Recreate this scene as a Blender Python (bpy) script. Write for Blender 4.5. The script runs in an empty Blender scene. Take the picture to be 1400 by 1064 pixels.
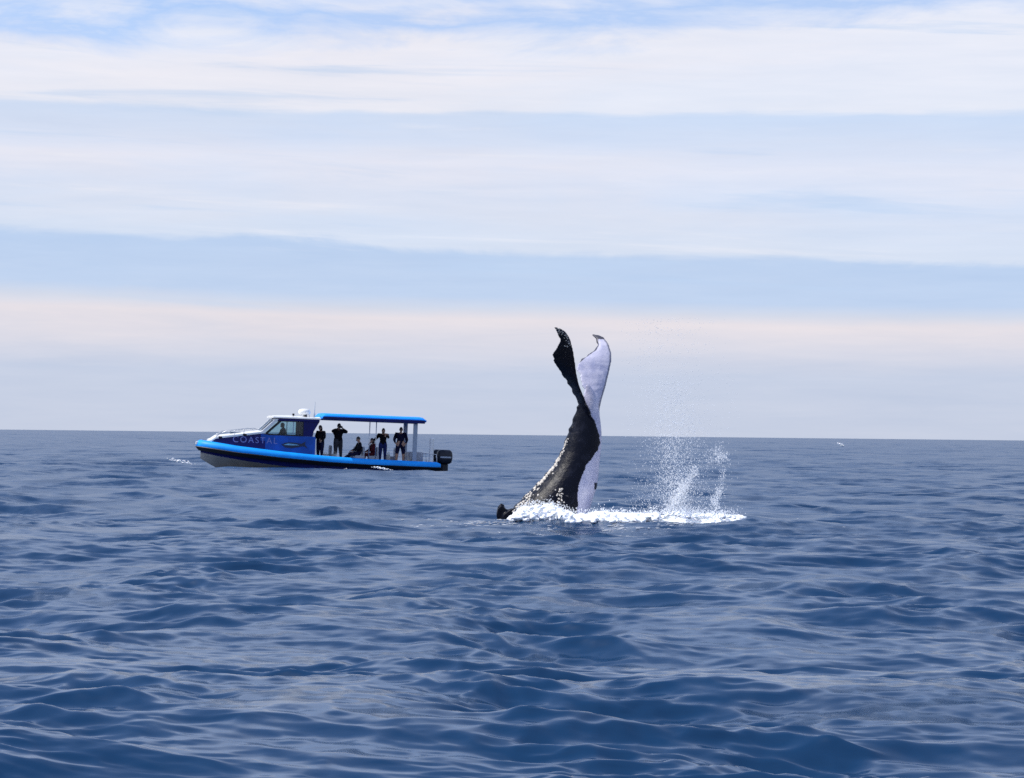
import bpy, bmesh, math, random
import numpy as np
from mathutils import Vector, Matrix, noise as mnoise

S = bpy.context.scene
COL = S.collection
R = math.radians
random.seed(5)
rng = np.random.default_rng(11)

# ------------------------------------------------------------------ camera
PW, PH, FPX, CAMH = 1400.0, 1064.0, 3330.0, 1.8     # photo size, focal length in photo px, lens height above the sea
KS = FPX / 6660.0
PITCH = math.atan((592.5 - PH / 2) / FPX)
ROLL = math.atan(15 / PW)
cam_d = bpy.data.cameras.new('camera')
cam_d.sensor_width = 36.0
cam_d.lens = 36.0 * FPX / PW
cam_d.clip_start = 0.5
cam_d.clip_end = 60000
cam = bpy.data.objects.new('camera', cam_d)
COL.objects.link(cam)
cam.matrix_world = (Matrix.Translation((0, 0, CAMH)) @ Matrix.Rotation(R(90) + PITCH, 4, 'X') @ Matrix.Rotation(ROLL, 4, 'Z'))
S.camera = cam
CAM_M = cam.matrix_world.copy()

# ------------------------------------------------------------------ sky, sun, exposure
SUN_AZ, SUN_EL = R(-90), R(54)          # azimuth from +Y (view direction), negative = to the left
S.view_settings.view_transform = 'Standard'
S.view_settings.look = 'None'
S.view_settings.exposure = 0.0
S.view_settings.gamma = 1.0
S.view_settings.use_curve_mapping = False


def lin(r, g, b):
    f = lambda c: (c / 255 / 12.92) if c / 255 <= 0.04045 else ((c / 255 + 0.055) / 1.055) ** 2.4
    return (f(r), f(g), f(b))


world = bpy.data.worlds.new('World')
S.world = world
world.use_nodes = True
NT = world.node_tree
NT.nodes.clear()


class NB:
    """small node-tree writer"""
    def __init__(s, nt):
        s.nt = nt

    def n(s, t, **k):
        nd = s.nt.nodes.new(t)
        for a, v in k.items():
            setattr(nd, a, v)
        return nd

    def put(s, sock, v):
        if hasattr(v, 'is_output'):
            s.nt.links.new(v, sock)
        else:
            sock.default_value = v

    def math(s, op, a, b=0.0, c=0.0, clamp=False):
        m = s.n('ShaderNodeMath', operation=op, use_clamp=clamp)
        for i, v in enumerate((a, b, c)):
            s.put(m.inputs[i], v)
        return m.outputs[0]

    def sstep(s, lo, hi, x):
        m = s.n('ShaderNodeMapRange', interpolation_type='SMOOTHSTEP')
        s.put(m.inputs[0], x)
        m.inputs[1].default_value, m.inputs[2].default_value = lo, hi
        return m.outputs[0]

    def xyz(s, x, y, z):
        c = s.n('ShaderNodeCombineXYZ')
        for i, v in enumerate((x, y, z)):
            s.put(c.inputs[i], v)
        return c.outputs[0]

    def noise(s, vec, scale, detail=4, rough=.55, dist=0.0):
        t = s.n('ShaderNodeTexNoise')
        s.put(t.inputs['Vector'], vec)
        t.inputs['Scale'].default_value = scale
        t.inputs['Detail'].default_value = detail
        t.inputs['Roughness'].default_value = rough
        t.inputs['Distortion'].default_value = dist
        return t.outputs['Fac']

    def mix(s, f, a, b, mode='MIX'):
        m = s.n('ShaderNodeMix', data_type='RGBA', blend_type=mode)
        s.put(m.inputs[0], f)
        for i, v in ((6, a), (7, b)):
            if not hasattr(v, 'is_output') and len(v) == 3:
                v = (*v, 1)
            s.put(m.inputs[i], v)
        return m.outputs[2]

    def ramp(s, f, stops):
        r = s.n('ShaderNodeValToRGB')
        s.put(r.inputs[0], f)
        e = r.color_ramp.elements
        while len(e) < len(stops):
            e.new(.5)
        for el, (p, c) in zip(e, stops):
            el.position = p
            el.color = (*c, 1) if len(c) == 3 else c
        return r.outputs['Color']


STR = 0.15
b = NB(NT)
tc = b.n('ShaderNodeTexCoord').outputs['Generated']
vn = b.n('ShaderNodeVectorMath', operation='NORMALIZE')
NT.links.new(tc, vn.inputs[0])
sep = b.n('ShaderNodeSeparateXYZ')
NT.links.new(vn.outputs[0], sep.inputs[0])
X, Y, Z = sep.outputs
elev = b.math('MULTIPLY', b.math('ARCSINE', Z), 57.29578 * KS)      # in units of about two degrees
azr = b.math('ARCTAN2', X, Y)
# long, thin streaks: stretched along the horizon
v1 = b.xyz(b.math('MULTIPLY', X, 9 * KS), b.math('MULTIPLY', Y, 9 * KS), b.math('MULTIPLY', Z, 60 * KS))
v2 = b.xyz(b.math('MULTIPLY', X, 14 * KS), b.math('MULTIPLY', Y, 14 * KS), b.math('MULTIPLY', Z, 150 * KS))
nA = b.math('SUBTRACT', b.noise(v1, 1.0, 5, .58, .4), .5)
nB = b.math('SUBTRACT', b.noise(v2, 2.2, 6, .62, .3), .5)
tilt = b.math('MULTIPLY', b.math('SINE', b.math('MULTIPLY', azr, 4.0)), .2)
tilt = b.math('MULTIPLY', tilt, b.sstep(3.6, 2.7, elev))
e1 = b.math('ADD', elev, b.math('MULTIPLY', tilt, b.sstep(0.5, 2.5, elev)))
wamp = b.math('ADD', .2, b.math('MULTIPLY', b.sstep(3.9, 4.7, elev), .7))
e1 = b.math('ADD', e1, b.math('MULTIPLY', nA, wamp))
e1 = b.math('ADD', e1, b.math('MULTIPLY', nB, b.math('MULTIPLY', wamp, .55)))
v3 = b.xyz(b.math('MULTIPLY', X, 22 * KS), b.math('MULTIPLY', Y, 22 * KS), b.math('MULTIPLY', Z, 60 * KS))
nC = b.math('SUBTRACT', b.noise(v3, 1.0, 6, .6, .8), .5)
e1 = b.math('ADD', e1, b.math('MULTIPLY', nC, b.math('ADD', b.math('ADD', .1, b.math('MULTIPLY', b.math('MULTIPLY', b.sstep(1.6, 2.0, elev), b.sstep(2.9, 2.3, elev)), .25)), b.math('MULTIPLY', b.sstep(3.9, 4.6, elev), 1.2))))
E = lambda d: d / 6.0
ef = b.math('DIVIDE', e1, 6.0)
cl = lambda *c: tuple(v / STR for v in lin(*c))
ccol = b.ramp(ef, [
    (0.0, cl(199, 207, 227)), (E(.70), cl(199, 208, 229)), (E(1.02), cl(218, 218, 231)), (E(1.33), cl(232, 225, 231)),
    (E(1.46), cl(212, 218, 234)), (E(1.60), cl(194, 212, 240)), (E(2.10), cl(190, 210, 240)), (E(2.19), cl(216, 226, 244)),
    (E(2.8), cl(217, 227, 247)), (E(3.15), cl(228, 232, 247)), (E(3.45), cl(212, 224, 246)), (E(3.74), cl(206, 222, 247)),
    (E(3.80), cl(230, 235, 248)), (E(4.4), cl(234, 237, 249)), (E(5.0), cl(236, 238, 248)), (1.0, cl(232, 236, 248))])
v4 = b.xyz(b.math('MULTIPLY', X, 8 * KS), b.math('MULTIPLY', Y, 8 * KS), b.math('ADD', b.math('MULTIPLY', Z, 130 * KS), b.math('MULTIPLY', X, 5 * KS)))
nS = b.noise(v4, 1.3, 6, .6, .5)                    # thin strands, pale and blue
ccol = b.mix(b.math('MULTIPLY', b.math('MULTIPLY', b.sstep(.56, .74, nS), .75), b.sstep(1.5, 2.3, elev)), ccol, cl(234, 237, 248))
ccol = b.mix(b.math('MULTIPLY', b.math('MULTIPLY', b.sstep(.46, .28, nS), .6), b.sstep(1.0, 2.0, elev)), ccol, cl(192, 214, 244))
warm = b.math('MULTIPLY', b.sstep(-.06, .2, b.math('ADD', nA, b.math('MULTIPLY', X, -1.0 * KS))), b.math('ADD', b.math('MULTIPLY', b.sstep(.8, 1.2, elev), .25), b.math('MULTIPLY', b.sstep(2.2, 2.6, elev), .48)))
ccol = b.mix(warm, ccol, b.mix(1.0, ccol, (1.06, .995, .945), 'MULTIPLY'))
efc = b.math('ADD', ef, b.math('MULTIPLY', X, -.38 * KS))
cov_lo = b.ramp(efc, [(0, (.97,) * 3), (E(4.55), (.96,) * 3), (E(4.95), (.3,) * 3), (E(5.2), (.75,) * 3), (E(5.45), (.45,) * 3), (1, (.5,) * 3)])
# higher up, out of view: broken cloud sheets overhead, shaped to light the water
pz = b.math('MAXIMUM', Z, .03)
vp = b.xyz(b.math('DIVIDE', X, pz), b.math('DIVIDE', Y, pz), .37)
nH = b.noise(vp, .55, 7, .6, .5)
thin = b.math('ADD', .28, b.math('MULTIPLY', b.sstep(19.0, 6.0, elev), .67))     # cover thinned with height so steep wave faces reflect darker sky
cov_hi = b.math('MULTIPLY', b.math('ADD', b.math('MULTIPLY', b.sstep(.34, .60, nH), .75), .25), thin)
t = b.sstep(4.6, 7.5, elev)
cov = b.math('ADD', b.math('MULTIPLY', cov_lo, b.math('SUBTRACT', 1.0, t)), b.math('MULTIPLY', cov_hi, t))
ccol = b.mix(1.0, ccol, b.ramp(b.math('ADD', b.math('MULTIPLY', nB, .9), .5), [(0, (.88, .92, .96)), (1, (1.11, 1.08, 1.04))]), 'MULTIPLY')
ccol = b.mix(t, ccol, tuple(k / STR for k in (.92, 1.06, 1.36)))  # unseen high cloud, made brighter and bluer to lighten the water's reflections
sky = b.n('ShaderNodeTexSky', sky_type='NISHITA')
sky.sun_disc = False
sky.sun_elevation = SUN_EL
sky.sun_rotation = SUN_AZ % (2 * math.pi)
sky.altitude = 0
sky.air_density, sky.dust_density, sky.ozone_density = 1.0, .3, 1.0
bg = b.n('ShaderNodeBackground')
bg.inputs['Strength'].default_value = STR
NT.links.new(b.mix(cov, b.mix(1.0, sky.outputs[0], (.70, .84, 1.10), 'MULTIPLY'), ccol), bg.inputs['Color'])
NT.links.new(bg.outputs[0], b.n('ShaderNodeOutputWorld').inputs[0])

sun_d = bpy.data.lights.new('sun', 'SUN')
sun_d.energy = 4.8
sun_d.angle = R(.6)
sun_d.color = (1, .95, .87)
sun = bpy.data.objects.new('sun', sun_d)
COL.objects.link(sun)
sv = Vector((math.sin(SUN_AZ) * math.cos(SUN_EL), math.cos(SUN_AZ) * math.cos(SUN_EL), math.sin(SUN_EL)))
sun.rotation_euler = sv.to_track_quat('Z', 'Y').to_euler()
sun.location = sv * 300
S.cycles.caustics_reflective = False
S.cycles.caustics_refractive = False
S.cycles.max_bounces = 8
S.cycles.transparent_max_bounces = 12
S.cycles.filter_width = 1.55
S.cycles.use_denoising = False


# ------------------------------------------------------------------ helpers
def ray(px, py):
    return (CAM_M.to_3x3() @ Vector(((px - PW / 2) / FPX, -(py - PH / 2) / FPX, -1))).normalized()


def at(px, py, y):
    """photo pixel -> world point on the upright plane at distance y"""
    d = ray(px, py)
    return Vector((0, 0, CAMH)) + d * (y / d.y)


def tag(o, label=None, cat=None, group=None, kind=None):
    for k, v in (('label', label), ('category', cat), ('group', group), ('kind', kind)):
        if v:
            o[k] = v
    return o


def link(name, me, mats=(), parent=None, smooth=True):
    o = bpy.data.objects.new(name, me)
    COL.objects.link(o)
    for m in (mats if isinstance(mats, (list, tuple)) else [mats]):
        me.materials.append(m)
    if smooth is not None:
        me.polygons.foreach_set('use_smooth', [smooth] * len(me.polygons))
    if parent:
        o.parent = parent
    return o


def mesh(name, v, f):
    me = bpy.data.meshes.new(name)
    me.from_pydata([tuple(p) for p in v], [], f)
    me.update()
    return me


def from_bm(name, bm, mats, parent=None, smooth=False, autos=None):
    me = bpy.data.meshes.new(name)
    bmesh.ops.recalc_face_normals(bm, faces=bm.faces)
    bm.to_mesh(me)
    bm.free()
    o = link(name, me, mats, parent, smooth)
    if autos:
        me.set_sharp_from_angle(angle=R(autos))
    return o


def empty(name, M):
    o = bpy.data.objects.new(name, None)
    COL.objects.link(o)
    o.matrix_world = M
    return o


def mat(name, col, rough=.5, var=.12, scale=3.0, spec=.5, bump=0.0, metal=0.0, coat=0.0, sss=0.0):
    m = bpy.data.materials.new(name)
    m.use_nodes = True
    q = NB(m.node_tree)
    p = m.node_tree.nodes['Principled BSDF']
    o = q.n('ShaderNodeTexCoord').outputs['Object']
    f = q.noise(o, scale, 5, .6)
    lo = tuple(c * (1 - var) for c in col)
    hi = tuple(min(1, c * (1 + var)) for c in col)
    q.put(p.inputs['Base Color'], q.mix(q.sstep(.3, .7, f), lo, hi))
    q.put(p.inputs['Roughness'], q.math('ADD', rough - .08, q.math('MULTIPLY', f, .16)))
    p.inputs['Specular IOR Level'].default_value = spec
    p.inputs['Metallic'].default_value = metal
    p.inputs['Coat Weight'].default_value = coat
    if sss:
        p.inputs['Subsurface Weight'].default_value = sss
        p.inputs['Subsurface Radius'].default_value = (.1, .12, .14)
    if bump:
        bn = q.n('ShaderNodeBump')
        bn.inputs['Strength'].default_value = .6
        bn.inputs['Distance'].default_value = bump
        q.put(bn.inputs['Height'], q.noise(o, scale * 4, 5, .6))
        m.node_tree.links.new(bn.outputs[0], p.inputs['Normal'])
    return m


def tube(bm, pts, rad, n=8, cap=True):
    """round bar along pts; rad number or list"""
    pts = [Vector(p) for p in pts]
    rad = rad if isinstance(rad, (list, tuple)) else [rad] * len(pts)
    rings = []
    for i, p in enumerate(pts):
        d = (pts[min(i + 1, len(pts) - 1)] - pts[max(i - 1, 0)]).normalized()
        a = d.orthogonal().normalized() if i == 0 else (a - d * a.dot(d)).normalized()
        c = d.cross(a)
        rings.append([bm.verts.new(p + (a * math.cos(k * 2 * math.pi / n) + c * math.sin(k * 2 * math.pi / n)) * rad[i]) for k in range(n)])
    for r0, r1 in zip(rings, rings[1:]):
        for k in range(n):
            bm.faces.new((r0[k], r0[(k + 1) % n], r1[(k + 1) % n], r1[k]))
    if cap:
        bm.faces.new(rings[0][::-1])
        bm.faces.new(rings[-1])
    return rings


def loft(bm, rings, close=True, cap=True):
    vs = [[bm.verts.new(p) for p in r] for r in rings]
    n = len(vs[0])
    for r0, r1 in zip(vs, vs[1:]):
        for k in range(n if close else n - 1):
            bm.faces.new((r0[k], r0[(k + 1) % n], r1[(k + 1) % n], r1[k]))
    if cap and close:
        bm.faces.new(vs[0][::-1])
        bm.faces.new(vs[-1])
    return vs


def box(bm, c, s, bev=0.0, rot=None):
    m = Matrix.Translation(c) @ (rot or Matrix()) @ Matrix.Diagonal((*s, 1))
    g = bmesh.ops.create_cube(bm, size=1, matrix=m)
    if bev:
        es = list({e for v in g['verts'] for e in v.link_edges})
        bmesh.ops.bevel(bm, geom=es, offset=bev, segments=2, affect='EDGES', profile=.6)


def interp(pts, x):
    xs, ys = zip(*pts)
    return float(np.interp(x, xs, ys))


# ------------------------------------------------------------------ sea: one sheet of real waves out to the horizon
def geo(a, c, k):
    return list(a * np.exp(np.arange(int(math.log(c / a) / k)) * k))


rows = np.array([.4, 1.2, 2.5] + geo(3.2, 9.5, .02) + geo(9.5, 60, .0021) + geo(60, 170, .003) + geo(170, 900, .0055) + geo(900, 3000, .012) + geo(3000, 26000, .03) + [26000.0])
half = R(16)
front = np.linspace(-half, half, 520)
side = half + (math.pi - half) * (np.linspace(0, 1, 42)[1:-1] ** 2.2)
cols = np.concatenate([-side[::-1], front, side])
cols = np.append(cols, math.pi)
nr, nc = len(rows), len(cols)
dr = np.gradient(rows)
dth = np.gradient(cols)
nside = len(side)

waves = []      # wavelength, direction, steepness, phase
wr = np.random.default_rng(23)
MAIN = R(-100)  # the way the seas run (towards the lens, a little to the left)
NWAVE = 190
for lam in np.exp(np.linspace(math.log(.11), math.log(22), NWAVE)):
    lam = lam * math.exp(wr.normal(0, .02))
    spread = R(22 + 26 * max(0, min(1, math.log(9 / lam) / math.log(9 / .4))))
    th = MAIN + wr.normal(0, 1) * spread
    dens = np.interp(math.log(lam), np.log([.11, .3, .6, 1.0, 2.2, 4.0, 7.0, 12, 22]), [.003, .0035, .0030, .0024, .0022, .0024, .0016, .0007, .0003])
    per = dens * math.log2(22 / .11) / NWAVE
    waves.append((lam, th, math.sqrt(2 * per), wr.uniform(0, 2 * math.pi)))


chop_bands = []     # sharp-crested wind chop: ridges where a narrow band of waves crosses zero
for lam0, st in ((.19, .10), (.34, .14), (.62, .15), (1.15, .115), (2.1, .085), (3.9, .075)):
    comps = [(lam0 * 1.0 * math.exp(wr.normal(0, .2)), MAIN + R(wr.normal(0, 24)), wr.uniform(0, 2 * math.pi)) for _ in range(16)]
    chop_bands.append((lam0, st * lam0 / (2 * math.pi), comps))
gust = [(wr.uniform(.25, 2.6), wr.uniform(.08, .8), wr.uniform(0, 6.28), wr.choice((-1, 1))) for _ in range(14)]


def patch(x, y):
    """gusts and wave groups: rough, steep patches between smoother water"""
    f = sum(np.sin(kx * x + sg * ky * y + ph) for kx, ky, ph, sg in gust) / math.sqrt(7)
    return np.clip(np.exp(.5 * f - .2), .15, 1.35)


def wave_weight(lam, sp):
    q = np.clip(lam / sp / 2.0 - 1, 0, 1)
    return (q * q * (3 - 2 * q)).astype(np.float32)


def add_waves(x, y, sp):
    """displacement for a block of rows; sp (one per row, growing) is the mesh spacing, finer waves are left out"""
    dx, dy, dz = (np.zeros(x.shape, np.float32) for _ in range(3))
    lost = np.zeros((x.shape[0], 1), np.float32)
    pm = patch(x, y).astype(np.float32)
    for lam, th, st, ph in waves:
        w = wave_weight(lam, sp)
        lost[:, 0] += st * st / 2 * (1 - w * w)
        live = np.nonzero(w > 0)[0]
        if not len(live):
            continue
        a0, a1 = live[0], live[-1] + 1
        k = 2 * math.pi / lam
        cx, cy = math.cos(th), math.sin(th)
        arg = np.mod(k * (cx * x[a0:a1] + cy * y[a0:a1]) + ph, 2 * math.pi).astype(np.float32)
        a = ((st / k) * w[a0:a1])[:, None]
        if lam < 3.5:
            a = a * (pm[a0:a1] if lam < 1.3 else .6 + .4 * pm[a0:a1])
        dz[a0:a1] += a * np.cos(arg)
        s_ = np.sin(arg) * a * (1.05 if lam > .4 else .7)
        dx[a0:a1] -= np.float32(cx) * s_
        dy[a0:a1] -= np.float32(cy) * s_
    for lam0, amp, comps in chop_bands:
        w = wave_weight(lam0 * .5, sp)             # a ridged band repeats at half its wavelength
        live = np.nonzero(w > 0)[0]
        lost[:, 0] += (amp * 2 * math.pi / lam0) ** 2 * (1 - w * w)
        if not len(live):
            continue
        a0, a1 = live[0], live[-1] + 1
        f = np.zeros(x[a0:a1].shape, np.float32)
        for lam, th, ph in comps:
            k = 2 * math.pi / lam
            f += np.cos(np.mod(k * (math.cos(th) * x[a0:a1] + math.sin(th) * y[a0:a1]) + ph, 2 * math.pi).astype(np.float32))
        f *= math.sqrt(2 / len(comps))
        a = (amp * w[a0:a1])[:, None] * (.12 + .9 * pm[a0:a1])
        dz[a0:a1] += a * (.8 - np.sqrt(f * f + .02))
    return dx, dy, dz, lost


def sea_z(x, y):
    return float(add_waves(np.array([[x]], float), np.array([[y]], float), np.array([.25]))[2][0, 0])


PXY = []
LOST = []
for c0_, c1_ in ((0, nside), (nside, nside + len(front)), (nside + len(front), nc)):
    th_ = cols[c0_:c1_]
    x = rows[:, None] * np.sin(th_)[None]
    y = rows[:, None] * np.cos(th_)[None]
    sp = np.maximum(dr, .5 * rows * dth[c0_:c1_].mean())
    dx, dy, dz, lost = add_waves(x, y, sp)
    if c0_ != nside:                       # the sides are coarse: no sideways drift across their seams
        f_ = np.clip((half * 1.25 - np.abs(th_)) / (half * .25), 0, 1)[None]
        dx, dy = dx * f_ * 0, dy * f_ * 0
    PXY.append(np.stack([x + dx, y + dy, dz - rows[:, None] ** 2 / (2 * 6371000 * 1.15)], -1))
    LOST.append(np.broadcast_to(lost, x.shape))
co = np.concatenate(PXY, 1).reshape(-1, 3)
lost = np.concatenate(LOST, 1).ravel()
i0 = np.arange(nr - 1)[:, None] * nc
j = np.arange(nc)
jn = (j + 1) % nc
quads = np.stack([i0 + j, i0 + jn, i0 + nc + jn, i0 + nc + j], -1).reshape(-1, 4)
sea_me = bpy.data.meshes.new('sea')
sea_me.vertices.add(len(co))
sea_me.vertices.foreach_set('co', co.astype(np.float32).ravel())
sea_me.loops.add(quads.size)
sea_me.loops.foreach_set('vertex_index', quads.ravel().astype(np.int32)[::-1].copy())
sea_me.polygons.add(len(quads))
sea_me.polygons.foreach_set('loop_start', np.arange(0, quads.size, 4, dtype=np.int32))
sea_me.update(calc_edges=True)
at_ = sea_me.attributes.new('ripple', 'FLOAT', 'POINT')     # slope of the ripples finer than the sheet
at_.data.foreach_set('value', np.clip((.00003 + .10 * lost) ** .25, .07, .35).astype(np.float32))

m = bpy.data.materials.new('sea_water')
m.use_nodes = True
q = NB(m.node_tree)
p = m.node_tree.nodes['Principled BSDF']
oc = q.n('ShaderNodeTexCoord').outputs['Object']
big = q.noise(oc, .05, 3)
q.put(p.inputs['Base Color'], q.mix(big, (.004, .027, .075), (.006, .034, .09)))
p.inputs['IOR'].default_value = 1.333
ra = q.n('ShaderNodeAttribute', attribute_name='ripple')
q.put(p.inputs['Roughness'], ra.outputs['Fac'])
mp = q.n('ShaderNodeMapping')
mp.inputs['Rotation'].default_value = (0, 0, R(-10))
mp.inputs['Scale'].default_value = (1.0, 1.9, 1.0)
q.put(mp.inputs['Vector'], oc)
def slopes(scale, detail, amp):
    t_ = q.n('ShaderNodeTexNoise')
    q.put(t_.inputs['Vector'], mp.outputs[0])
    t_.inputs['Scale'].default_value = scale
    t_.inputs['Detail'].default_value = detail
    v_ = q.n('ShaderNodeVectorMath', operation='SUBTRACT')
    q.put(v_.inputs[0], t_.outputs['Color'])
    v_.inputs[1].default_value = (.5, .5, .5)
    w_ = q.n('ShaderNodeVectorMath', operation='MULTIPLY')
    q.put(w_.inputs[0], v_.outputs[0])
    w_.inputs[1].default_value = (amp * .8, amp, 0)
    return w_.outputs[0]


ge = q.n('ShaderNodeNewGeometry').outputs['Normal']
acc = ge
for sl in (slopes(.16, 1, .4), slopes(.45, 1, .45), slopes(1.2, 1, .4), slopes(3.0, 1, .36), slopes(6.0, 2, .15)):       # capillary ripples, too fine for the sheet
    v_ = q.n('ShaderNodeVectorMath', operation='ADD')
    q.put(v_.inputs[0], acc)
    q.put(v_.inputs[1], sl)
    acc = v_.outputs[0]
nv_ = q.n('ShaderNodeVectorMath', operation='NORMALIZE')
q.put(nv_.inputs[0], acc)
m.node_tree.links.new(nv_.outputs[0], p.inputs['Normal'])
sea = link('sea', sea_me, m, smooth=True)
tag(sea, kind='structure')

# ------------------------------------------------------------------ materials
FOAM = mat('foam_white', (.9, .92, .94), .7, .04, 4, spec=.3, sss=.25)
DROP = mat('spray_white', (.95, .96, .97), .45, .02, 4)
q = NB(DROP.node_tree)                      # thin water drops pass the light on
tl = q.n('ShaderNodeBsdfTransparent')
tl.inputs['Color'].default_value = (.98, .99, 1, 1)
ms = q.n('ShaderNodeMixShader')
ms.inputs[0].default_value = .5
DROP.node_tree.links.new(DROP.node_tree.nodes['Principled BSDF'].outputs[0], ms.inputs[1])
DROP.node_tree.links.new(tl.outputs[0], ms.inputs[2])
DROP.node_tree.links.new(ms.outputs[0], DROP.node_tree.nodes['Material Output'].inputs[0])
NAVY = mat('navy_gelcoat', (.005, .008, .10), .4, .2, 2, spec=.2)
NAVY2 = mat('side_blue', (.008, .09, .42), .4, .25, 1.6, spec=.25)
CYAN = mat('tube_blue', (.004, .32, .95), .5, .1, 1.5, spec=.25)
CANO = mat('canopy_blue', (.004, .27, .95), .55, .1, 1.2, spec=.25)
BLACK = mat('black_rubber', (.006, .006, .008), .6, .3, 5)
WHITE = mat('white_gelcoat', (.78, .78, .76), .35, .06, 2, coat=.2)
BOTTOM = mat('pale_bottom_paint', (.40, .36, .31), .5, .15, 1.5)
DECK = mat('grey_deck', (.3, .31, .33), .7, .15, 4)
ALU = mat('brushed_alloy', (.5, .52, .55), .38, .1, 6, metal=.85)
PAINTG = mat('grey_frame_paint', (.3, .35, .42), .45, .1, 6)
MOTOR = mat('motor_dark_grey', (.008, .011, .022), .4, .2, 5, spec=.3)
SEATM = mat('grey_vinyl', (.32, .34, .38), .55, .12, 6)
LETTER = mat('pale_lettering', (.20, .22, .50), .5, .1, 4)
LOGOD = mat('whale_print_dark', (.004, .012, .045), .45, .2, 4)
LOGOL = mat('whale_print_pale', (.18, .42, .55), .45, .2, 4)
g = bpy.data.materials.new('cabin_glass')
g.use_nodes = True
q = NB(g.node_tree)
g.node_tree.nodes.remove(g.node_tree.nodes['Principled BSDF'])
tr = q.n('ShaderNodeBsdfTransparent')
gl = q.n('ShaderNodeBsdfGlossy')
gl.inputs['Roughness'].default_value = .03
fr = q.n('ShaderNodeFresnel')
fr.inputs['IOR'].default_value = 1.5
dirt = q.noise(q.n('ShaderNodeTexCoord').outputs['Object'], 2.5, 4)
q.put(tr.inputs['Color'], q.mix(dirt, (.66, .80, .84), (.80, .88, .90)))
ms = q.n('ShaderNodeMixShader')
g.node_tree.links.new(fr.outputs[0], ms.inputs[0])
g.node_tree.links.new(tr.outputs[0], ms.inputs[1])
g.node_tree.links.new(gl.outputs[0], ms.inputs[2])
g.node_tree.links.new(ms.outputs[0], g.node_tree.nodes['Material Output'].inputs[0])
GLASS = g
DARKGLASS = mat('tinted_windscreen', (.03, .07, .13), .12, .2, 2, spec=.6)

# ------------------------------------------------------------------ whale
WD = 100.7 * KS                                  # distance of the tail, from its waterline
wz = lambda px, py, dy=0.0: at(px, py, WD + dy)

# tail stock: photo row -> (dorsal edge, belly edge), half thickness across
stock = [(800, 560, 770, 1.05), (760, 620, 790, .98), (725, 672, 803, .88), (708, 690, 806, .80), (694, 703, 807, .72), (680, 716, 811, .66),
         (667, 729, 816, .60), (652, 744, 818, .52), (636, 757, 819.5, .44), (617, 768, 821.5, .35), (604, 772.5, 822.5, .30), (590, 778, 822.5, .24),
         (575, 783, 821, .19), (562, 788, 819, .15), (550, 793, 818, .115), (538, 800, 814, .06), (526, 801, 806, .015)]
bm = bmesh.new()
rings = []
rows_w = np.linspace(800, 526, 64)
for y in rows_w:
    ys = [s[0] for s in stock][::-1]
    L = float(np.interp(y, ys, [s[1] for s in stock][::-1]))
    Rr = float(np.interp(y, ys, [s[2] for s in stock][::-1]))
    th = float(np.interp(y, ys, [s[3] for s in stock][::-1]))
    a, c = wz(L, y), wz(Rr, y)
    mid, hw = (a + c) / 2, (c.x - a.x) / 2
    ring = []
    for k in range(36):
        t = 2 * math.pi * k / 36
        cx, sy = math.cos(t), math.sin(t)
        e = .92 if cx < 0 else 1.12                        # blunter belly, ridged back
        ring.append(mid + Vector((hw * cx, th * math.copysign(abs(sy) ** (1.15 if cx < 0 else .9), sy), 0)))
    # knuckles along the dorsal ridge
    kn = max(0, math.sin(y * .42)) ** 2 * .035 + mnoise.noise((y * .11, 3, 0)) * .02
    for k in range(36):
        if math.cos(2 * math.pi * k / 36) < -.86:
            ring[k] = ring[k] + Vector((-kn, 0, 0))
    rings.append(ring)
loft(bm, rings)


def lobe(bm, lead, trail, y_root, y_tip, y_chord, thick, ny=0.0):
    """one fluke lobe between its leading and trailing outline (root to tip), curled away in depth"""
    nu, nv = 48, 16
    def res(pl, jag):
        P = [Vector((x, y)) for x, y in pl]
        d = [0.0]
        for a_, b_ in zip(P, P[1:]):
            d.append(d[-1] + (b_ - a_).length)
        out = []
        for i in range(nu + 1):
            s = d[-1] * i / nu
            out.append((float(np.interp(s, d, [p_.x for p_ in P])) + jag * mnoise.noise((i * .55, 7.7 + y_tip, 0)) * (1 if 8 < i < 46 else 0),
                        float(np.interp(s, d, [p_.y for p_ in P]))))
        return out
    A, B = res(lead, 0), res(trail, 3.4)
    top, bot = [], []
    for i in range(nu + 1):
        u = i / nu
        rt, rb = [], []
        for jv in range(nv + 1):
            v = jv / nv
            px = A[i][0] * (1 - v) + B[i][0] * v
            py = A[i][1] * (1 - v) + B[i][1] * v
            yy = y_root + (y_tip - y_root) * u ** 1.25 + y_chord * (v - .0) * math.sin(math.pi * min(1, .12 + u * .8)) + ny * math.sin(math.pi * v) * (1 - u)
            h = thick * (1 - .8 * u) * (math.sin(math.pi * v) ** .7 if 0 < v < 1 else 0) * (1 - .35 * v) + .017
            p_ = wz(px, py, yy)
            rt.append(p_ + Vector((0, -h, 0)))
            rb.append(p_ + Vector((0, h, 0)))
        top.append(rt)
        bot.append(rb)
    rr = [top[i] + bot[i][::-1] for i in range(nu + 1)]
    loft(bm, rr)


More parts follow.
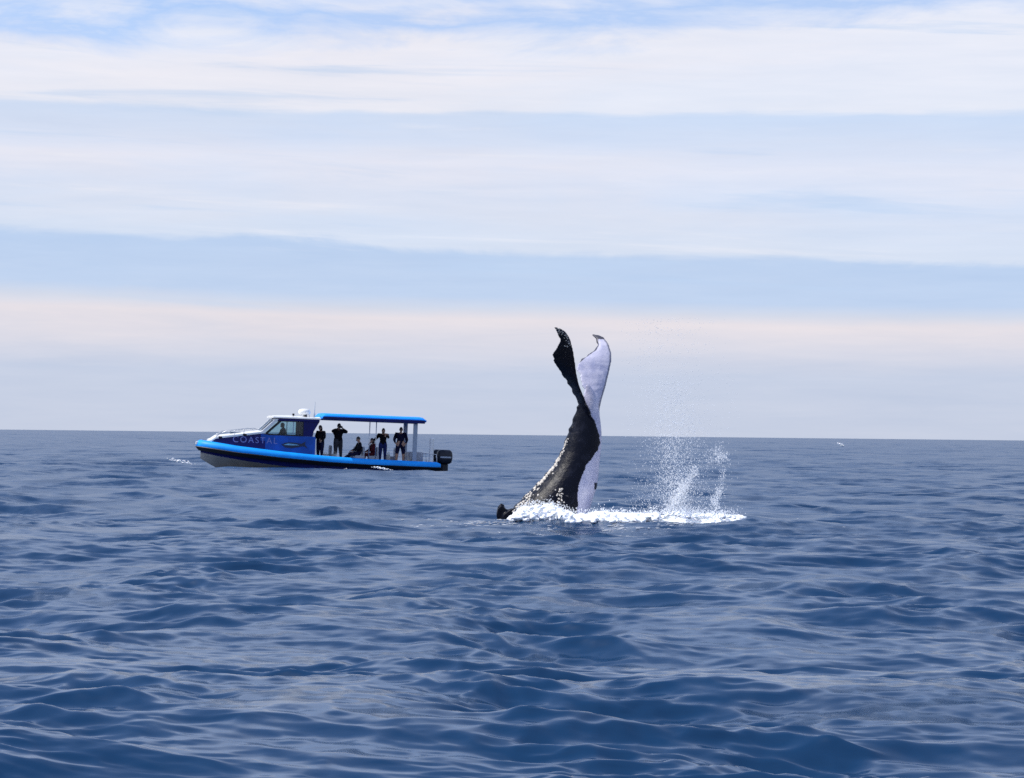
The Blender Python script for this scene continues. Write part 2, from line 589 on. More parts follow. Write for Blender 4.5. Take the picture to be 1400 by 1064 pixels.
near_lead = [(818, 592), (813, 575), (804, 557), (797, 540), (791.5, 526), (788, 510), (786.5, 497), (783.5, 478), (779.5, 463), (773, 453), (765, 448.5), (758, 447)]
near_trail = [(786, 592), (792, 572), (790, 551), (781, 533), (772, 517), (763, 504), (758.5, 495), (755.5, 487), (759, 479), (763, 474), (764.5, 463), (762, 455), (757.5, 448.5)]
far_lead = [(822, 592), (820.5, 575), (819.5, 560), (823, 545), (828, 529), (832.5, 510), (836, 494), (836, 483), (832, 470), (825, 461), (818, 458), (810, 457)]
far_trail = [(800, 592), (804, 570), (803, 550), (796, 525), (789, 505), (790.5, 495.5), (796.5, 490), (801, 488.5), (805, 484), (812.5, 479), (816.5, 472), (814.5, 463), (809.5, 459)]
lobe(bm, near_lead, near_trail, -.06, -1.35, .42, .10)
lobe(bm, far_lead, far_trail, .06, 1.45, -.22, .10)

# dorsal fin and back just breaking the surface at the foot of the slope
fin = [(690, 716), (681, 712), (678.5, 702), (680.5, 693), (685, 688), (689, 690), (690.5, 695), (694, 697), (699, 695), (704, 696), (708, 716)]
for th_, sh_ in ((.09, 0), (.16, 3)):
    loft(bm, [[wz(x, y + sh_, -th_) for x, y in fin], [wz(x, y + sh_, th_) for x, y in fin]])
hump = [(684, 722), (688, 704), (697, 697), (708, 693), (716, 722)]
loft(bm, [[wz(x, y, d_) for x, y in hump] for d_ in (-.32, .32)])
me = bpy.data.meshes.new('raw')
bmesh.ops.recalc_face_normals(bm, faces=bm.faces)
bm.to_mesh(me)
bm.free()
raw = bpy.data.objects.new('raw', me)
COL.objects.link(raw)
rm = raw.modifiers.new('r', 'REMESH')
rm.mode = 'VOXEL'
rm.voxel_size = .02
sm = raw.modifiers.new('s', 'SMOOTH')
sm.factor = .5
sm.iterations = 3
dg = bpy.context.evaluated_depsgraph_get()
body_me = bpy.data.meshes.new_from_object(raw.evaluated_get(dg))
bpy.data.objects.remove(raw)

# pigment: dark back and flanks, white belly and undersides of the flukes
bound = [(530, 797), (540, 799), (557, 804.5), (567, 808), (580, 813), (590, 816), (605, 818.5), (617, 816), (626, 809), (636, 799), (652, 793), (667, 790), (690, 790), (760, 780)]
inv = CAM_M.inverted()
V = np.empty(len(body_me.vertices) * 3)
body_me.vertices.foreach_get('co', V)
V = V.reshape(-1, 3)
pig = np.zeros(len(V), np.float32)
for i, v in enumerate(V):
    vd = Vector((v[0], v[1], v[2]))
    vp_ = Vector((v[0], WD, v[2]))                 # laid on the tail's own middle plane
    c = inv @ vp_
    px, py = PW / 2 + c.x / -c.z * FPX, PH / 2 - c.y / -c.z * FPX
    dyy = v[1] - WD
    n1 = mnoise.noise(vd * 2.3) * 3.0 + mnoise.noise(vd * 9) * 1.5
    if py < 536 or (py < 562 and dyy > .19):
        if dyy < 0:
            w = 0.0 if px < float(np.interp(py, [448, 453, 463, 478, 497, 510, 526, 540, 557], [766, 774, 781, 785, 788, 790, 793.5, 799, 806])) + 1 else 1.0
            if py < 472:
                w = .35 * max(0, mnoise.noise(vd * 5 + Vector((3, 1, 0))))
        else:
            w = 1.0
            cx2 = inv @ vd
            qx, qy = PW / 2 + cx2.x / -cx2.z * FPX, PH / 2 - cx2.y / -cx2.z * FPX
            el = min(abs(qx - float(np.interp(qy, [458, 461, 470, 483, 494, 510, 529, 545, 560], [810, 825, 832, 836, 836, 832.5, 828, 823, 819]))), 99)
            et = qx - float(np.interp(qy, [458, 463, 472, 479, 484, 490, 496, 505], [810, 814.5, 816.5, 812.5, 805, 797, 790, 760]))
            if qy < 464 or et < 2.6:
                w = .12
            elif el < 2.5:
                w = .45
    else:
        w = 1.0 if px + n1 > float(np.interp(py, [b_[0] for b_ in bound], [b_[1] for b_ in bound])) else 0.0
        if py > 655 and px > 812.5 + mnoise.noise(vd * 3) * 2:
            w = .0 if (660 < py < 669 or py > 676) else w
    pig[i] = w
body_me.attributes.new('pigment', 'FLOAT', 'POINT').data.foreach_set('value', pig)
m = bpy.data.materials.new('whale_skin')
m.use_nodes = True
q = NB(m.node_tree)
p = m.node_tree.nodes['Principled BSDF']
oc = q.n('ShaderNodeTexCoord').outputs['Object']
pg = q.n('ShaderNodeAttribute', attribute_name='pigment').outputs['Fac']
dark = q.mix(q.sstep(.5, .72, q.noise(oc, 3.5, 6, .65)), (.003, .004, .010), (.013, .015, .027))
scar = q.sstep(.68, .74, q.noise(oc, 9, 3, .5))
dark = q.mix(q.math('MULTIPLY', scar, .22), dark, (.30, .27, .25))
pale = q.mix(q.sstep(.3, .7, q.noise(oc, 2.2, 6, .65, .6)), (.36, .37, .52), (.60, .58, .68))
pale = q.mix(q.math('MULTIPLY', q.sstep(.62, .70, q.noise(oc, 11, 4, .6, 1.0)), .5), pale, (.20, .21, .30))
q.put(p.inputs['Base Color'], q.mix(pg, dark, pale))
q.put(p.inputs['Roughness'], q.math('ADD', .22, q.math('MULTIPLY', q.noise(oc, 7, 4), .25)))
p.inputs['Specular IOR Level'].default_value = .12
bn = q.n('ShaderNodeBump')
bn.inputs['Strength'].default_value = .5
bn.inputs['Distance'].default_value = .02
q.put(bn.inputs['Height'], q.noise(oc, 14, 5, .65))
m.node_tree.links.new(bn.outputs[0], p.inputs['Normal'])
WSKIN = m
whale = empty('humpback_whale', Matrix.Translation(wz(750, 712)))
tag(whale, 'black and white humpback whale tail raised upright out of foaming water', 'whale')
body = link('body', body_me, WSKIN, whale)
body.matrix_parent_inverse = whale.matrix_world.inverted()

# barnacles and pale scabs down the dorsal ridge
BARN = mat('barnacle_shell', (.62, .57, .50), .75, .2, 9)
bm = bmesh.new()
br = random.Random(3)
from mathutils.bvhtree import BVHTree
bvh = BVHTree.FromPolygons([tuple(v) for v in V], [tuple(p_.vertices) for p_ in body_me.polygons])


def stick(px, py, r):
    o = Vector((0, 0, CAMH))
    hit, nrm, _, _ = bvh.ray_cast(o, ray(px, py))
    if hit is None:
        return
    mt = Matrix.Translation(hit) @ nrm.to_track_quat('Z', 'Y').to_matrix().to_4x4() @ Matrix.Diagonal((r, r * br.uniform(.7, 1.2), r * .6, 1))
    bmesh.ops.create_cone(bm, cap_ends=True, segments=7, radius1=1, radius2=.5, depth=1.4, matrix=mt)


for i in range(250):
    y = br.uniform(600, 700)
    L = float(np.interp(y, [600, 617, 636, 652, 667, 680, 694, 700], [774, 768, 757, 744, 729, 716, 703, 699]))
    w = float(np.interp(y, [600, 630, 660, 680, 700], [2.5, 3.5, 6, 13, 22]))
    stick(L + abs(br.gauss(0, .5)) * w + .5, y, br.uniform(.012, .034) * (1.2 if y > 625 else .8))
for i in range(34):
    stick(br.gauss(766, 2.2), br.uniform(668, 690), br.uniform(.012, .03))
for i in range(26):
    stick(br.uniform(759, 770), br.uniform(448, 458), br.uniform(.012, .022))
for i in range(16):
    stick(br.uniform(771, 780), br.uniform(458, 474), br.uniform(.012, .024))
crust = from_bm('barnacle_crust', bm, BARN, whale, True)
crust.matrix_parent_inverse = whale.matrix_world.inverted()
tag(crust, kind='stuff')


# ------------------------------------------------------------------ white water and spray
def blobs(name, items, voxel=None, seg=1):
    """many lumps (centre, radii) joined as one mesh"""
    tb = bmesh.new()
    bmesh.ops.create_icosphere(tb, subdivisions=seg, radius=1)
    tv = np.array([v.co[:] for v in tb.verts])
    tf = np.array([[v.index for v in f.verts] for f in tb.faces])
    tb.free()
    C = np.array([i[0] for i in items])[:, None, :]
    Q = np.array([i[1] for i in items])[:, None, :]
    vv = (C + tv[None] * Q).reshape(-1, 3)
    ff = (tf[None] + (np.arange(len(items)) * len(tv))[:, None, None]).reshape(-1, 3)
    me = bpy.data.meshes.new(name)
    me.vertices.add(len(vv))
    me.vertices.foreach_set('co', vv.ravel())
    me.loops.add(ff.size)
    me.loops.foreach_set('vertex_index', ff.ravel().astype(np.int32))
    me.polygons.add(len(ff))
    me.polygons.foreach_set('loop_start', np.arange(0, ff.size, 3, dtype=np.int32))
    me.update(calc_edges=True)
    if voxel:
        o = bpy.data.objects.new('raw', me)
        COL.objects.link(o)
        r = o.modifiers.new('r', 'REMESH')
        r.mode = 'VOXEL'
        r.voxel_size = voxel
        out = bpy.data.meshes.new_from_object(o.evaluated_get(bpy.context.evaluated_depsgraph_get()))
        bpy.data.objects.remove(o)
        return out
    return me


fr = random.Random(9)
topline = [(698, 706), (708, 698), (716, 692), (730, 690), (745, 689), (753, 687), (762, 692), (775, 698), (788, 703), (800, 702), (815, 700), (830, 699),
           (850, 701), (880, 702), (905, 700), (925, 698), (950, 701), (985, 701), (1000, 704), (1020, 706)]
botline = [(698, 709), (720, 711), (760, 713), (800, 714), (840, 713), (880, 711), (920, 708), (960, 707), (1020, 707)]
items = []
for i in range(3400):
    px = fr.uniform(698, 1020) if fr.random() < .4 else fr.uniform(700, 900)
    ty, by = interp(topline, px), interp(botline, px)
    if px > 900 and fr.random() < .35:
        continue
    py = ty + (by - ty) * fr.random() ** .8
    f_ = (py - ty) / max(1, by - ty)
    dep = -1.15 + fr.gauss(0, .25) - .5 * f_ if px < 830 else -.9 + fr.gauss(0, .3) - .5 * f_
    r = fr.uniform(.02, .058) * (1.0 if px < 900 else .7)
    items.append((wz(px, py + r * 40, dep), (r * fr.uniform(1, 1.8), r * 1.2, r * fr.uniform(.7, 1))))
ap = []                                        # the apron, lying on the waves themselves
for i in range(2600):
    px = fr.uniform(700, 1008)
    c = wz(px, interp(botline, px), 0)
    ap.append((c.x, WD - 1.0 + fr.gauss(0, .3), fr.uniform(.02, .055)))
ap = np.array(ap)
az_ = add_waves(ap[:, :1], ap[:, 1:2], np.full(len(ap), .28))[2][:, 0]
print('sea level at the tail', az_.min(), az_.mean(), az_.max())
items += [((x, y, z), (r * 2, r * 2, r * .9)) for (x, y, r), z in zip(ap, az_)]
foam_me = blobs('foam', items, .022)
fv = [(v.co.copy(), v.normal.copy()) for v in foam_me.vertices]
foam_me.vertices.foreach_set('co', [k for c, n_ in fv for k in c + n_ * (mnoise.noise(c * 6) * .03 + mnoise.noise(c * 19) * .010)])
foam = link('white_water', foam_me, FOAM)
tag(foam, 'white foam churned up around the base of the whale tail', 'foam', kind='stuff')

items = []


def drop(px, py, dep, r):
    r *= .66
    items.append((wz(px, py, dep), (r * fr.uniform(.8, 1.2), r * fr.uniform(.8, 1.2), r * fr.uniform(.8, 1.7))))


for i in range(6500):                         # fine mist of the whole plume
    h = fr.random() ** 1.45                     # 0 at the water, 1 at the top
    py = 703 - h * 268
    cx = 926 - 16 * h + 10 * math.sin(h * 5)
    sd = 26 + 14 * h
    px = fr.gauss(cx, sd)
    if 850 < px < 1012 and (h < .55 or fr.random() < .5):
        drop(px, py, fr.gauss(-.2, .5), fr.choice((.006, .008, .010, .013)))
for i in range(2600):                         # core of the plume
    h = fr.random() ** 1.2
    drop(fr.gauss(926 - 8 * h, 12 + 6 * h), 702 - h * 180, fr.gauss(-.2, .3), fr.uniform(.007, .017))
for (x0, y0, x1, y1, n, sd, r0) in ((916, 694, 936, 664, 300, 3.5, .02), (934, 670, 951, 642, 230, 3.2, .02), (922, 700, 934, 675, 160, 6, .018), (975, 695, 984, 668, 190, 3.0, .018),
                                    (984, 668, 989, 640, 90, 2.4, .014), (972, 632, 980, 612, 110, 5, .014), (990, 634, 984, 610, 90, 5, .014), (980, 627, 990, 624, 60, 3, .02),
                                    (960, 700, 1010, 702, 220, 6, .013), (880, 703, 960, 702, 420, 5, .014), (870, 700, 900, 660, 240, 10, .011), (1006, 560, 985, 500, 50, 8, .009)):
    n = int(n * 1.8)
    for i in range(n):
        u = fr.random()
        drop(x0 + (x1 - x0) * u + fr.gauss(0, sd), y0 + (y1 - y0) * u + fr.gauss(0, sd), fr.gauss(-.2, .25), r0 * .8 * fr.uniform(.4, 1.8) * (.6 if fr.random() < .5 else 1))
for i in range(2600):                         # spatter thrown off the foam
    px = fr.uniform(703, 1006)
    drop(px, interp(topline, px) + 3 - abs(fr.gauss(0, 4.5)), -1.15 + fr.gauss(0, .25), fr.uniform(.008, .03) * fr.random())
lc = np.array([(wz(fr.gauss(800, 95), 708).x, WD - .9 + fr.gauss(0, 1.5), fr.uniform(.008, .03)) for i in range(2600)])      # scraps of foam drifting off on the water
lz = add_waves(lc[:, :1], lc[:, 1:2], np.full(len(lc), .12))[2][:, 0]
for (x, y, r), z in zip(lc, lz):
    if mnoise.noise((x * 1.1, y * .8, 0)) + .35 * mnoise.noise((x * 4, y * 3, 5)) > .08:
        items.append(((x, y, z), (r * fr.uniform(1, 3.5), r * 1.6, r * .35)))
spray = link('spray', blobs('spray', items, None, 1), DROP)
tag(spray, 'plume of white water droplets thrown up beside the whale tail', 'spray', kind='stuff')


def whitecap(px, py, dist, wpx, hpx, n, label, seed):
    q_ = random.Random(seed)
    its = []
    sc = dist / FPX
    c = at(px, py, dist)
    for i in range(n):
        u = q_.gauss(0, .33)
        z = c.z - u * hpx * sc * .9 + q_.gauss(0, hpx * sc * .16)
        x = c.x + u * wpx * sc
        r = q_.uniform(.25, .8) * hpx * sc * .28 * max(.25, 1 - abs(u))
        its.append(((x, dist + q_.gauss(0, .3), z), (r * 2.6, r, r)))
    o = link('whitecap', blobs('whitecap', its), FOAM)
    return tag(o, label, 'whitecap', 'small breaking crests', kind='stuff')


BD = 226.0 * KS
whitecap(247, 631, BD - 2, 34, 6, 46, 'thin white wave crest ahead of the blue boat bow', 2)
whitecap(522, 640.5, BD - 3.2, 26, 4, 70, 'white foam lapping the side of the blue boat under the canopy', 5)
whitecap(478, 642.5, BD - 3.2, 14, 3, 24, 'faint white foam against the navy hull of the boat', 6)
whitecap(1150, 608, 310, 9, 5, 26, 'tiny lone whitecap close under the horizon', 8)

# ------------------------------------------------------------------ tour boat
YAW, BP = R(14), R(1.6)
hull_mid = at(437, 642, BD)
BOAT_M = (Matrix.Translation((hull_mid.x, BD, .02)) @ Matrix.Rotation(math.pi + YAW, 4, 'Z') @ Matrix.Rotation(-BP, 4, 'Y'))
BINV = BOAT_M.inverted()


def bp(px, py, lat):
    """photo pixel -> boat coordinates (x forward, y to port, z up) on the upright plane lat metres to port"""
    o = BINV @ Vector((0, 0, CAMH))
    d = BINV.to_3x3() @ ray(px, py)
    return o + d * ((lat - o.y) / d.y)


boat = empty('tour_boat', BOAT_M)
tag(boat, 'blue rigid inflatable tour boat with canopy and white foredeck carrying passengers', 'boat')
B0, B1 = bp(602, 632, 1.4).x, bp(268, 606, 0).x - .22         # transom and stem
SH = [(B0, .36), (-2, .38), (0, .44), (2, .56), (4, .73), (B1, .94)]   # tube centre height
LEN = B1 - B0
print('boat length', round(LEN, 2))


def hb(x):
    u = max(0, (x - .6) / (B1 - .6))
    return 1.42 * max(0.0, 1 - u ** 2.6) ** .62


def sheer(x):
    xs, ys = zip(*SH)
    return float(np.interp(x, xs, ys))


# hull: navy topsides and pale bottom as two skins sharing the chine
def stations(n):
    return [B0 + LEN * (i / n) for i in range(n + 1)]


def chine(x):
    u = (x - B0) / LEN
    y = hb(x) * (.93 - .25 * max(0, u - .55))
    z = min(sheer(x) - .28, float(np.interp(u, [0, .5, .6, .7, .81, .94, 1], [-.12, -.08, .04, .15, .27, .47, .60])))
    return y, z


def keel(x):
    u = (x - B0) / LEN
    return -.55 + .95 * max(0, (u - .72) / .28) ** 2.4 + (sheer(B1) - .62 + .55 - .95) * max(0, (u - .72) / .28) ** 6


bm = bmesh.new()
for sgn in (1, -1):
    tp, cn, kl = [], [], []
    for x in stations(40):
        y, z = chine(x)
        tp.append(bm.verts.new((x, sgn * (hb(x) * .97 + .01), sheer(x) + .02)))
        cn.append(bm.verts.new((x, sgn * y, z)))
        kl.append(bm.verts.new((x, 0, min(keel(x), z - .01))))
    for i in range(40):
        bm.faces.new((tp[i], tp[i + 1], cn[i + 1], cn[i]))
        f = bm.faces.new((cn[i], cn[i + 1], kl[i + 1], kl[i]))
        f.material_index = 1
    if sgn == 1:
        tr0 = (tp[0], cn[0], kl[0])
    else:
        bm.faces.new((tr0[0], tr0[1], tr0[2], cn[0], tp[0]))
bmesh.ops.remove_doubles(bm, verts=bm.verts, dist=.002)
hull = from_bm('hull', bm, [NAVY, BOTTOM], boat, True, 30)
bm = bmesh.new()
deck_z = lambda x: max(sheer(x) - .16, .36)
dk = [[(x, -hb(x) * .9, deck_z(x)), (x, hb(x) * .9, deck_z(x)), (x, hb(x) * .9, deck_z(x) - .05), (x, -hb(x) * .9, deck_z(x) - .05)] for x in stations(24)[:-1]]
loft(bm, dk)
from_bm('deck', bm, DECK, boat)
bm = bmesh.new()
box(bm, (B0 + .03, 0, .22), (.08, 2.5, .55), .02)
from_bm('transom', bm, NAVY, boat)

# inflatable collar round the boat, black rubbing strip under it
path = [(x, hb(x), sheer(x)) for x in stations(60)]
tubep = [(x, y, z) for x, y, z in path] + [(x, -y, z) for x, y, z in path[::-1][1:]]
bm = bmesh.new()
rad = [.19 + .045 * ((x - B0) / LEN) for x, _, _ in tubep]
rad[0] = rad[-1] = .12
tube(bm, tubep, rad, 18)
collar = from_bm('inflatable_collar', bm, CYAN, boat, True, 50)
for sgn in (1, -1):
    bm = bmesh.new()
    rr = []
    for i, (x, y, z) in enumerate(path):
        r_ = .19 + .045 * ((x - B0) / LEN)
        if i == len(path) - 1:
            nx, ny = 1.0, 0.0
        else:
            xa, ya, _ = path[max(0, i - 1)]
            xb, yb, _ = path[i + 1]
            d_ = math.hypot(xb - xa, yb - ya)
            nx, ny = -(yb - ya) / d_, (xb - xa) / d_
        rr.append([(x + nx * r_ * math.cos(a) * k, sgn * (y + ny * r_ * math.cos(a) * k), z + r_ * math.sin(a) * k) for k, a in ((.97, R(-12)), (1.12, R(-18)), (1.14, R(-70)), (.97, R(-80)))])
    loft(bm, rr)
    from_bm('rubbing_strip', bm, BLACK, collar, True, 40)
bm = bmesh.new()                                        # pale fairlead block right on the stem
box(bm, (B1 + .08, 0, sheer(B1) + .08), (.3, .22, .16), .04)
from_bm('bow_roller', bm, WHITE, boat)

# foredeck house: navy sides, white top
D0 = bp(287, 601, .35)
D1 = bp(360, 590, .98)
topz = lambda x: float(np.interp(x, [D1.x - .2, D1.x, D0.x - .25, D0.x], [D1.z, D1.z, bp(292, 597, .4).z, bp(283, 601, .35).z - .03]))
hw = lambda x: min(.98, max(.2, hb(x) * .78))
CAB_AFT = bp(437, 590, 1.0).x
bm = bmesh.new()
for sgn in (1, -1):
    vs = [[], []]
    for i in range(25):
        x = D1.x - .1 + (D0.x - D1.x + .1) * i / 24
        vs[0].append(bm.verts.new((x, sgn * (hw(x) + .05), sheer(x) + .08)))
        vs[1].append(bm.verts.new((x, sgn * hw(x), topz(x) - .07)))
    for i in range(24):
        bm.faces.new((vs[0][i], vs[0][i + 1], vs[1][i + 1], vs[1][i]))
    if sgn == 1:
        fa = (vs[0][24], vs[1][24])
    else:
        bm.faces.new((fa[0], vs[0][24], vs[1][24], fa[1]))
from_bm('foredeck_side', bm, NAVY, boat, True, 40)
bm = bmesh.new()
rr = []
for i in range(25):
    x = D1.x - .1 + (D0.x + .06 - D1.x + .1) * i / 24
    w_ = hw(x) + .04
    z_ = topz(x)
    rr.append([(x, -w_, z_ - .09), (x, -w_, z_ - .01), (x, -w_ * .6, z_ + .05), (x, 0, z_ + .07), (x, w_ * .6, z_ + .05), (x, w_, z_ - .01), (x, w_, z_ - .09)])
loft(bm, rr)
fd = from_bm('foredeck', bm, WHITE, boat, True, 40)
bm = bmesh.new()
box(bm, (D0.x - 1.2, 0, topz(D0.x - 1.2) + .07), (.55, .55, .07), .025)
from_bm('hatch', bm, DARKGLASS, fd)
for sgn in (1, -1):
    bm = bmesh.new()
    pts = [(x, sgn * (hw(x) - .03), topz(x) + (.20 if 0 < k < 5 else .02)) for k, x in enumerate(np.linspace(D0.x - .25, D0.x - 2.3, 6))]
    tube(bm, pts, .016, 6)
    for k in (2, 3):
        tube(bm, [pts[k], (pts[k][0], pts[k][1], topz(pts[k][0]) + .0)], .014, 6)
    from_bm('bow_rail', bm, ALU, boat, True)
for k in (0, 1):
    x = bp(302 + 32 * k, 596, .8).x
    bm = bmesh.new()
    box(bm, (x, hw(x) + .045, topz(x) - .05), (.16, .06, .09), .015)
    from_bm('cleat', bm, BLACK, fd)

# wheelhouse -----------------------------------------------------------
SIDE = 1.0
P = lambda x, y, l=SIDE: bp(x, y, l)
A_b, A_t = P(360.5, 591), P(380, 573.5)         # near edge of the windscreen, foot and head
roof_z = P(400, 570.5).z
win_z0 = P(395, 596).z
win_z1 = P(395, 575.5).z
wx0, wx1 = P(372, 590).x, P(415.5, 590).x       # side window fore and aft
aft_t, aft_b = P(437, 573).x, P(429, 592).x
low_aft = P(431, 610).x
cab = bmesh.new()


def slab(bm, poly, lat, th):
    """side panel cut to a profile (x, z), th thick, its outer face at lat"""
    sg = 1 if lat > 0 else -1
    loft(bm, [[(x, lat, z) for x, z in poly], [(x, lat - sg * th, z) for x, z in poly]])


for sg in (1, -1):
    l_ = sg * SIDE
    low = [(A_b.x + .12, sheer(A_b.x) + .1), (A_b.x + .12, A_b.z - .02), (A_b.x - .25, win_z0 + .02), (wx1 - .0, win_z0), (low_aft, win_z0), (low_aft, sheer(low_aft) + .05)]
    bm = bmesh.new()
    slab(bm, low, l_, .05)
    pan = from_bm('side_panel', bm, NAVY2 if sg == 1 else NAVY2, boat)
    bm = bmesh.new()                             # pillar behind the side window, raked
    slab(bm, [(wx1 + .02, win_z0 + .001), (wx1 + .02, win_z1), (aft_t, win_z1), (aft_b, win_z0 + .25), (aft_b + .05, win_z0 + .001)], l_ + sg * .004, .06)
    from_bm('rear_pillar', bm, NAVY, boat)
    bm = bmesh.new()                             # windscreen post
    slab(bm, [(A_b.x + .02, A_b.z - .06), (A_b.x + .12, A_b.z), (A_t.x + .10, A_t.z + .02), (A_t.x - .08, A_t.z + .02)], l_ + sg * .003, .09)
    from_bm('windscreen_post', bm, WHITE, boat)
    bm = bmesh.new()                             # dark window frame round the side glass
    fo = [(A_b.x - .0, A_b.z - .09), (A_t.x - .09, win_z1 + .02), (wx1 + .02, win_z1 + .02), (wx1 + .02, win_z0), (A_b.x - .26, win_z0)]
    fi = [(A_b.x - .20, A_b.z - .05), (A_t.x - .19, win_z1 - .03), (wx1 + .07, win_z1 - .03), (wx1 + .07, win_z0 + .05), (A_b.x - .34, win_z0 + .06)]
    for la in (l_ + sg * .008, l_ - sg * .03):
        pass
    vo = [[bm.verts.new((x, la, z)) for x, z in fo] for la in (l_ + sg * .008, l_ - sg * .03)]
    vi = [[bm.verts.new((x, la, z)) for x, z in fi] for la in (l_ + sg * .008, l_ - sg * .03)]
    for k in range(5):
        k2 = (k + 1) % 5
        bm.faces.new((vo[0][k], vo[0][k2], vi[0][k2], vi[0][k]))
        bm.faces.new((vo[1][k], vi[1][k], vi[1][k2], vo[1][k2]))
        bm.faces.new((vi[0][k], vi[0][k2], vi[1][k2], vi[1][k]))
        bm.faces.new((vo[0][k], vo[1][k], vo[1][k2], vo[0][k2]))
    wf = from_bm('side_window', bm, BLACK, boat)
    bm = bmesh.new()
    loft(bm, [[(x, l_ - sg * .012, z) for x, z in fi], [(x, l_ - sg * .018, z) for x, z in fi]])
    from_bm('pane', bm, GLASS, wf)
    bm = bmesh.new()                             # mullion
    mx = (A_t.x + wx1) / 2 - .12
    box(bm, (mx, l_ - sg * .015, (win_z0 + win_z1) / 2), (.035, .03, win_z1 - win_z0 - .06))
    from_bm('mullion', bm, PAINTG, wf)
# windscreen: two raked panes and a centre post
bm = bmesh.new()
fw = Vector((A_t.x - A_b.x, 0, A_t.z - A_b.z))
nrm = Vector((-fw.z, 0, fw.x)).normalized() * -1
def wpt(u, y, off=0.0):
    return Vector((A_b.x + .06, y, A_b.z - .01)) + fw * u + nrm * off
for y0, y1 in ((.06, .90), (-.90, -.06)):
    bm = bmesh.new()
    loft(bm, [[wpt(.08, y0), wpt(.08, y1), wpt(.92, y1 * .97), wpt(.92, y0)], [wpt(.08, y0, .012), wpt(.08, y1, .012), wpt(.92, y1 * .97, .012), wpt(.92, y0, .012)]])
    from_bm('windscreen', bm, DARKGLASS, boat)
for y0, y1, u0, u1, nm in ((-.06, .06, .0, 1.0, 'windscreen_centre_post'), (-.94, .94, -.1, .08, 'windscreen_sill'), (-.94, .94, .92, 1.04, 'windscreen_header')):
    bm = bmesh.new()
    loft(bm, [[wpt(u0, y0, -.02), wpt(u0, y1, -.02), wpt(u1, y1, -.02), wpt(u1, y0, -.02)], [wpt(u0, y0, .028), wpt(u0, y1, .028), wpt(u1, y1, .028), wpt(u1, y0, .028)]])
    from_bm(nm, bm, WHITE if u1 - u0 < .5 else BLACK, boat)
# wheelhouse roof
bm = bmesh.new()
rx0, rx1 = A_t.x + .22, aft_t - .05
rr = []
for i in range(9):
    u = i / 8
    x = rx0 + (rx1 - rx0) * u
    h_ = .03 + .05 * math.sin(math.pi * min(1, u * 1.2 + .08)) if u < .9 else .06
    rr.append([(x, -1.06, roof_z - .06), (x, -1.04, roof_z), (x, -.6, roof_z + h_), (x, .6, roof_z + h_), (x, 1.04, roof_z), (x, 1.06, roof_z - .06)])
loft(bm, rr)
roof = from_bm('wheelhouse_roof', bm, WHITE, boat, True, 40)
bm = bmesh.new()
box(bm, ((A_t.x - .02 + aft_t) / 2, 0, (roof_z - .06 + win_z1) / 2 + .004), (A_t.x - .02 - aft_t, 2.085, max(.06, roof_z - .06 - win_z1 + .02)), .01)
from_bm('fascia', bm, NAVY, roof)
# cabin floor furniture
bm = bmesh.new()
hx = P(372, 600).x
box(bm, (hx, 0, .95), (.5, 1.7, 1.0), .05)
box(bm, (hx - .16, 0, 1.42), (.25, 1.3, .16), .04)
dash = from_bm('dashboard', bm, BLACK, boat)
bm = bmesh.new()
tube(bm, [(hx - .42 + .05 * math.sin(a), .45 + .19 * math.cos(a), 1.30 + .17 * math.sin(a)) for a in np.linspace(0, 2 * math.pi, 17)], .016, 6)
tube(bm, [(hx - .42, .45, 1.3), (hx - .26, .45, 1.26)], .02, 6)
from_bm('steering_wheel', bm, BLACK, dash, True)

# radar dome, aerials, lamp on the wheelhouse roof
rc = bp(416, 566, 0)
bm = bmesh.new()
prof = [(0, .27), (.13, .265), (.235, .23), (.285, .16), (.29, .08), (.25, .015), (.10, 0), (.09, -.03)]
loft(bm, [[(rc.x + r_ * math.cos(a), r_ * math.sin(a), roof_z + .15 + z_) for a in np.linspace(0, 2 * math.pi, 20)[:-1]] for r_, z_ in [(.004, .272)] + prof[1:]])
dome = from_bm('radar_dome', bm, WHITE, boat, True, 50)
bm = bmesh.new()
tube(bm, [(rc.x - .05, 0, roof_z + .02), (rc.x - .05, 0, roof_z + .16)], [.1, .08], 10)
from_bm('pedestal', bm, BLACK, dome, True, 40)
ax = bp(430, 560, .3)
bm = bmesh.new()
tube(bm, [(ax.x, .3, roof_z + .0), (ax.x, .3, roof_z + .22), (ax.x, .3, roof_z + .24), (ax.x - .01, .3, bp(430, 549, .3).z)], [.045, .04, .022, .014], 8)
from_bm('aerial', bm, PAINTG, boat, True)
bm = bmesh.new()
tube(bm, [(ax.x + .1, -.5, roof_z), (ax.x + .1, -.5, roof_z + .45)], [.02, .008], 8)
from_bm('aerial', bm, PAINTG, boat, True)
bm = bmesh.new()
sx = bp(401, 569, .6).x
tube(bm, [(sx, .6, roof_z + .02), (sx, .6, roof_z + .1)], .03, 8)
box(bm, (sx, .6, roof_z + .13), (.09, .14, .09), .02)
from_bm('spot_lamp', bm, BLACK, boat, True, 30)

